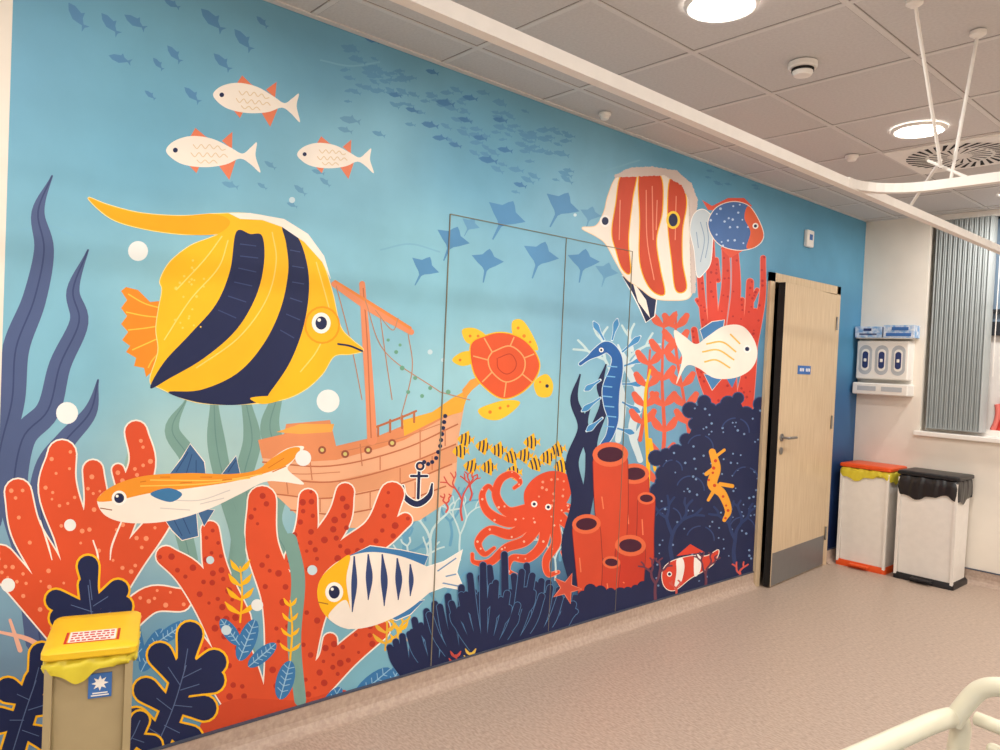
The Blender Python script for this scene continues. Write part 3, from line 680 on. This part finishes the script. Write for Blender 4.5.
# ------------------------------------------------------------------ glove / tissue dispenser on back wall
g=empty('glove_dispenser',(0.03,YF,0))
box('back_panel',0,.385,-.02,-.001,1.32,1.76,m_white,g,.004)
box('dispenser_body',0,.385,-.115,-.018,1.44,1.74,m_white,g,.012)
m_clear=mat('clear_grey_plastic',(186,190,196),.2)
for i in range(3):
    x=.07+i*.122
    for (hw,hh,yy,mm_,nm) in ((.050,.115,-.1165,m_clear,'front_window'),(.030,.085,-.1185,m_white,'aperture_rim'),(.022,.066,-.1195,m_dblue,'aperture')):
        v=[];N=28
        for k in range(N):
            a=2*math.pi*k/N; v.append((x+hw*math.cos(a),yy,1.59+ (hh-hw)*(1 if math.sin(a)>0 else -1)+hw*math.sin(a)))
        v2=[(p[0],-.112,p[2]) for p in v]
        mesh(nm,v+v2,[tuple(range(N))]+[(k,(k+1)%N,N+(k+1)%N,N+k) for k in range(N)],mm_,g)
    box('tissue_tuft',x-.010,x+.010,-.126,-.118,1.575,1.60,m_white,g,.004)
box('tray',-.01,.40,-.14,-.001,1.32,1.41,m_white,g,.01)
multibox('tray_slots',[(.03,.17,-.142,-.139,1.35,1.385),(.21,.36,-.142,-.139,1.35,1.385)],m_clear,g)
tb=empty('tissue_box',(0.03,YF,0)); box('carton',-.015,.185,-.13,-.01,1.764,1.85,m_sky,tb,.003)
multibox('carton_print',[(.02,.15,-.132,-.13,1.785,1.795),(.05,.11,-.132,-.13,1.815,1.835)],m_dblue,tb)
tb=empty('tissue_box',(0.03,YF,0)); box('carton',.2,.42,-.13,-.01,1.764,1.86,m_sky,tb,.003)
multibox('carton_print',[(.22,.40,-.132,-.13,1.775,1.80),(.26,.38,-.132,-.13,1.82,1.845)],m_blue,tb)
multibox('shelf_bracket',[(.0,.41,-.14,-.001,1.757,1.762)],m_wm,g)
# ------------------------------------------------------------------ bins
def rrect(hx,hy,r,n=8):
    o=[]
    for (cx,cy,a0) in ((hx-r,hy-r,0),(-hx+r,hy-r,math.pi/2),(-hx+r,-hy+r,math.pi),(hx-r,-hy+r,1.5*math.pi)):
        for k in range(n+1):
            a=a0+math.pi/2*k/n; o.append((cx+r*math.cos(a),cy+r*math.sin(a)))
    return o
def loft(name,loops,m,parent,cap=True,wob=0,seed=0):
    rnd=random.Random(seed); rows=[(rrect(hx,hy,r),z) for hx,hy,r,z in loops]; Fc=[]
    if wob:
        N=140; pts=[]
        for li,(qq,z) in enumerate(rows):
            L=[0]
            for i in range(len(qq)): a=qq[i];b=qq[(i+1)%len(qq)];L.append(L[-1]+math.hypot(b[0]-a[0],b[1]-a[1]))
            i=0
            for k in range(N):
                t=k/N*L[-1]
                while i<len(qq)-1 and L[i+1]<t: i+=1
                a=qq[i];b=qq[(i+1)%len(qq)]; u=(t-L[i])/max(1e-6,L[i+1]-L[i])
                x=a[0]+(b[0]-a[0])*u;y=a[1]+(b[1]-a[1])*u
                w_=wob*(.6*math.sin(k*.55+li*.9+seed)+.35*math.sin(k*1.3+li*.7)+rnd.uniform(-.1,.1))
                last=li in(len(rows)-1,)
                s=1+w_/max(.05,math.hypot(x,y)); pts.append((x*s,y*s,z+(w_+ (.022*math.sin(k*.17+seed)+.008*math.sin(k*.5) if last else 0))))
        n=N
    else:
        n=len(rows[0][0]); pts=[(x,y,z) for qq,z in rows for x,y in qq]
    for j in range(len(loops)-1):
        for i in range(n): k=(i+1)%n; Fc.append((j*n+i,j*n+k,(j+1)*n+k,(j+1)*n+i))
    if cap: Fc.append(tuple(range(n))); Fc.append(tuple(range((len(loops)-1)*n,len(loops)*n)))
    o=mesh(name,pts,Fc,m,parent,True)
    if not wob:
        e=o.modifiers.new('e','EDGE_SPLIT'); e.split_angle=.7
    return o
def sackbin(name,loc,hx,hy,ht,m_lid,m_body,m_base,m_bag,drop=.09,lip=.03,pedal=True):
    "front faces local -y"
    e=empty(name,loc)
    loft('base_frame',[(hx+.01,hy+.01,.02,0.0),(hx+.01,hy+.01,.02,.03),(hx-.002,hy,.02,.045)],m_base,e)
    loft('body',[(hx-.008,hy-.01,.02,.04),(hx-.002,hy-.004,.02,ht-.02)],m_body,e)
    multibox('corner_posts',[(-hx-.004,-hx+.014,-hy-.008,-hy+.012,.03,ht-.02),(hx-.014,hx+.004,-hy-.008,-hy+.012,.03,ht-.02)],m_body,e)
    loft('waste_bag',[(hx+.002,hy+.002,.03,ht-.003),(hx+.009,hy+.009,.03,ht-.010),(hx+.013,hy+.013,.03,ht-drop*.4),(hx+.013,hy+.013,.03,ht-drop*.7),(hx+.010,hy+.011,.03,ht-drop)],m_bag,e,False,.004,3)
    loft('lid',[(hx+.010,hy+.012,.02,ht),(hx+.014,hy+.016,.02,ht+.004),(hx+.014,hy+.016,.02,ht+lip),(hx+.008,hy+.010,.02,ht+lip+.006),(hx-.03,hy-.03,.02,ht+lip+.009)],m_lid,e)
    if pedal: box('foot_pedal',-.07,.07,-hy-.05,-hy+.02,.02,.035,m_base,e,.005)
    return e
sackbin('clinical_waste_bin',(.235,6.0,0),.175,.15,.76,m_orange,m_white,m_orange,m_bagy,.07,.022)
sackbin('general_waste_bin',(.672,6.0,0),.19,.15,.76,m_black,m_white,m_black,m_bagk,.14,.022)
# foreground tan bin with yellow lid
e=sackbin('offensive_waste_bin',(.375,.553,0),.096,.125,.656,m_yel,m_tan,m_black,m_bagy,.035,.018)
e.rotation_euler=(0,0,math.pi/2-math.radians(18))
zt_=.656+.018+.0092
multibox('lid_label',[(-.055,.055,-.09,-.015,zt_-.001,zt_+.0008)],m_white,e)
multibox('lid_stripes',[(-.064,-.058,-.09,-.015,zt_-.001,zt_+.0008),(.058,.064,-.09,-.015,zt_-.001,zt_+.0008),(-.064,.064,-.097,-.093,zt_-.001,zt_+.0008)],m_red,e)
lb=[]
for r_ in range(4):
    x=-.05
    while x<.045:
        l=random.uniform(.005,.014); lb.append((x,min(.05,x+l),-.086+r_*.018,-.078+r_*.018,zt_,zt_+.0014)); x+=l+.004
multibox('lid_label_text',lb,m_red,e)
box('sticker',-.002,.052,-.1255,-.1215,.545,.608,m_blue,e)
stv=[]
for i in range(16):
    a=i*math.pi/8; r_=.020 if i%2==0 else .010; stv.append((.025+r_*math.cos(a),-.1262,.583+r_*math.sin(a)))
mesh('sticker_flower',stv,[tuple(range(16))],m_white,e)
multibox('sticker_text',[(.005,.046,-.1262,-.1255,.550,.553),(.008,.043,-.1262,-.1255,.556,.559)],m_white,e)
# ------------------------------------------------------------------ ceiling fixtures
m_glow=mat('downlight_diffuser',(255,250,244),.5,emit=9)
for X in (1.15,2.95,4.75):
    for Y in (-1.4,.4,2.22,4.0,5.8):
        dl=empty('ceiling_downlight',(X,Y,CEIL-.0045))
        lathe('trim_ring',[(.104,-.002),(.104,-.012),(.112,-.014),(.122,-.008),(.125,0)],m_white,dl,cap=False)
        lathe('diffuser',[(.104,-.004),(.104,-.009)],m_glow,dl)
        L=bpy.data.lights.new('downlight','AREA'); L.shape='DISK'; L.size=.2; L.energy=16.5; L.color=(1,.965,.915); L.spread=math.pi
        lo=bpy.data.objects.new('lamp',L); lo.location=(0,0,-.0105); link(lo,dl)
def dome(name,x,y,r,h):
    e=empty(name,(x,y,CEIL-.0045))
    lathe('base',[(r,0),(r,-h*.35),(r*.92,-h*.45),(r*.92,-.45*h-.001)],m_white,e)
    lathe('head',[(r*.72,-h*.4),(r*.72,-h*.75),(r*.6,-h),(r*.3,-h*1.05)],m_white,e)
    return e
e=dome('smoke_detector',1.117,2.865,.055,.05)
lathe('detector_vents',[(.0425,-.024),(.0425,-.034)],m_dark,e)
dome('presence_sensor',.712,4.26,.035,.03);dome('presence_sensor',.13,2.82,.03,.03)
e=empty('air_diffuser',(1.15,4.6,CEIL-.0045))
box('plate',-.29,.29,-.29,.29,-.006,0,m_white,e)
v=[];f=[]
for rr0,rr1,nn in ((.06,.15,20),(.165,.26,32)):
    for i in range(nn):
        a=2*math.pi*i/nn; k=len(v)
        for (r_,da) in ((rr0,-.02),(rr0,.05),(rr1,.09+.2),(rr1,.0+.2)):
            v.append((r_*math.cos(a+da),r_*math.sin(a+da),-.0075))
        f.append((k,k+1,k+2,k+3))
mesh('swirl_slots',v,f,m_dark,e)
# ------------------------------------------------------------------ curtain track
ct=empty('curtain_track')
tx,tz=1.357,2.165
def rail(name,pts,wd=.03,h=.034):
    V=[];Fc=[]
    for i,p in enumerate(pts):
        a=Vector(pts[max(0,i-1)]);b_=Vector(pts[min(len(pts)-1,i+1)]); t=(b_-a).normalized(); n_=Vector((-t.y,t.x,0))
        q=Vector(p)
        for s,z in ((-1,-h/2),(1,-h/2),(1,h/2),(-1,h/2)): V.append(tuple(q+n_*s*wd/2+Vector((0,0,z))))
    k=len(pts)
    for i in range(k-1):
        for j in range(4): Fc.append((4*i+j,4*i+(j+1)%4,4*i+4+(j+1)%4,4*i+4+j))
    Fc+= [(0,1,2,3),(4*k-4,4*k-3,4*k-2,4*k-1)]
    return mesh(name,V,Fc,m_wm,ct)
rail('main_rail',[(tx,YB+.02,tz),(tx,YF-.01,tz)])
R_=.22
arc=[(tx+.001,3.0-R_-.02,tz+.004)]+[(tx+R_-R_*math.cos(a),3.0-R_+R_*math.sin(a),tz+.004) for a in [math.pi/2*i/10 for i in range(11)]]+[(XR-.02,3.0,tz+.004)]
rail('cross_rail',arc)
tube('hanger_rod',[(1.69,3.0,CEIL-.004),(1.63,3.0,tz+.02)],.006,m_wm,ct,False)
tube('hanger_rod',[(1.615,2.62,CEIL-.004),(1.60,2.98,tz+.07)],.006,m_wm,ct,False)
tube('hanger_brace',[(1.60,2.98,tz+.09),(tx,3.38,tz+.02)],.006,m_wm,ct,False)
tube('hanger_brace',[(1.55,3.0,tz+.10),(1.68,3.0,tz+.02)],.006,m_wm,ct,False)
tube('hanger_rod',[(tx,4.9,CEIL-.004),(tx,4.9,tz)],.006,m_wm,ct,False)
tube('hanger_rod',[(tx,.2,CEIL-.004),(tx,.2,tz)],.006,m_wm,ct,False)
for (x,y) in ((1.69,3.0),(1.615,2.62),(tx,4.9),(tx,.2)): lathe('ceiling_boss',[(.026,0),(.026,-.012),(.012,-.022)],m_wm,ct,(x,y,CEIL-.0045))
yy,zz=W(807,239)
e=empty('wall_sensor'); box('case',.0008,.03,yy-.05,yy+.05,zz-.06,zz+.06,m_white,e,.008)
box('lens',.029,.034,yy-.02,yy+.02,zz-.01,zz+.03,m_blue,e,.003)
# ------------------------------------------------------------------ hospital bed (only the foot corner reaches the view)
bd=empty('hospital_bed',(2.165,1.49,0),-math.radians(8))
box('mattress',.14,2.1,-.92,-.06,.52,.68,m_matt,bd,.04)
box('bed_deck',.08,2.14,-.94,-.04,.44,.515,m_cream,bd,.02)
multibox('underframe',[(.3,1.9,-.75,-.70,.25,.30),(.3,1.9,-.28,-.23,.25,.30),(.4,.46,-.75,-.23,.12,.45),(1.7,1.76,-.75,-.23,.12,.45)],m_steel,bd)
for x in (.2,2.0):
    for y in (-.85,-.12):
        o=lathe('castor',[(.06,-.016),(.064,-.01),(.064,.01),(.06,.016)],m_black,bd,(x,y,.064)); o.rotation_euler=(math.pi/2,0,0)
        box('castor_fork',x-.02,x+.02,y-.03,y+.03,.08,.28,m_steel,bd,.005)
tube('footboard_tube',[(.0,-.97,.45),(0,-.97,.75),(0,-.95,.868),(0,-.85,.872),(0,-.5,.872),(0,-.15,.872),(0,-.03,.872),(0.01,0.03,.868),(0,.03,.78),(0,.03,.45)],.017,m_cream,bd)
box('footboard_panel',-.012,.012,-.93,-.02,.46,.80,m_cream,bd,.01)
tube('corner_handle',[(.005,.0,.86),(.02,.01,.90),(.045,.02,.94),(.10,.025,.95),(.35,.03,.95),(.6,.03,.95),(.68,.03,.90),(.70,.03,.6)],.016,m_cream,bd)
tube('side_rail_lower',[(.03,.03,.872),(.08,.03,.872),(.6,.03,.872),(.66,.03,.80)],.012,m_cream,bd)
box('side_rail_panel',.05,.66,.02,.04,.50,.84,m_cream,bd,.008)
# ------------------------------------------------------------------ world
wd=bpy.data.worlds.new('world'); sc.world=wd; wd.use_nodes=True
bgn=wd.node_tree.nodes['Background']; bgn.inputs[0].default_value=(.75,.85,1,1); bgn.inputs[1].default_value=.8
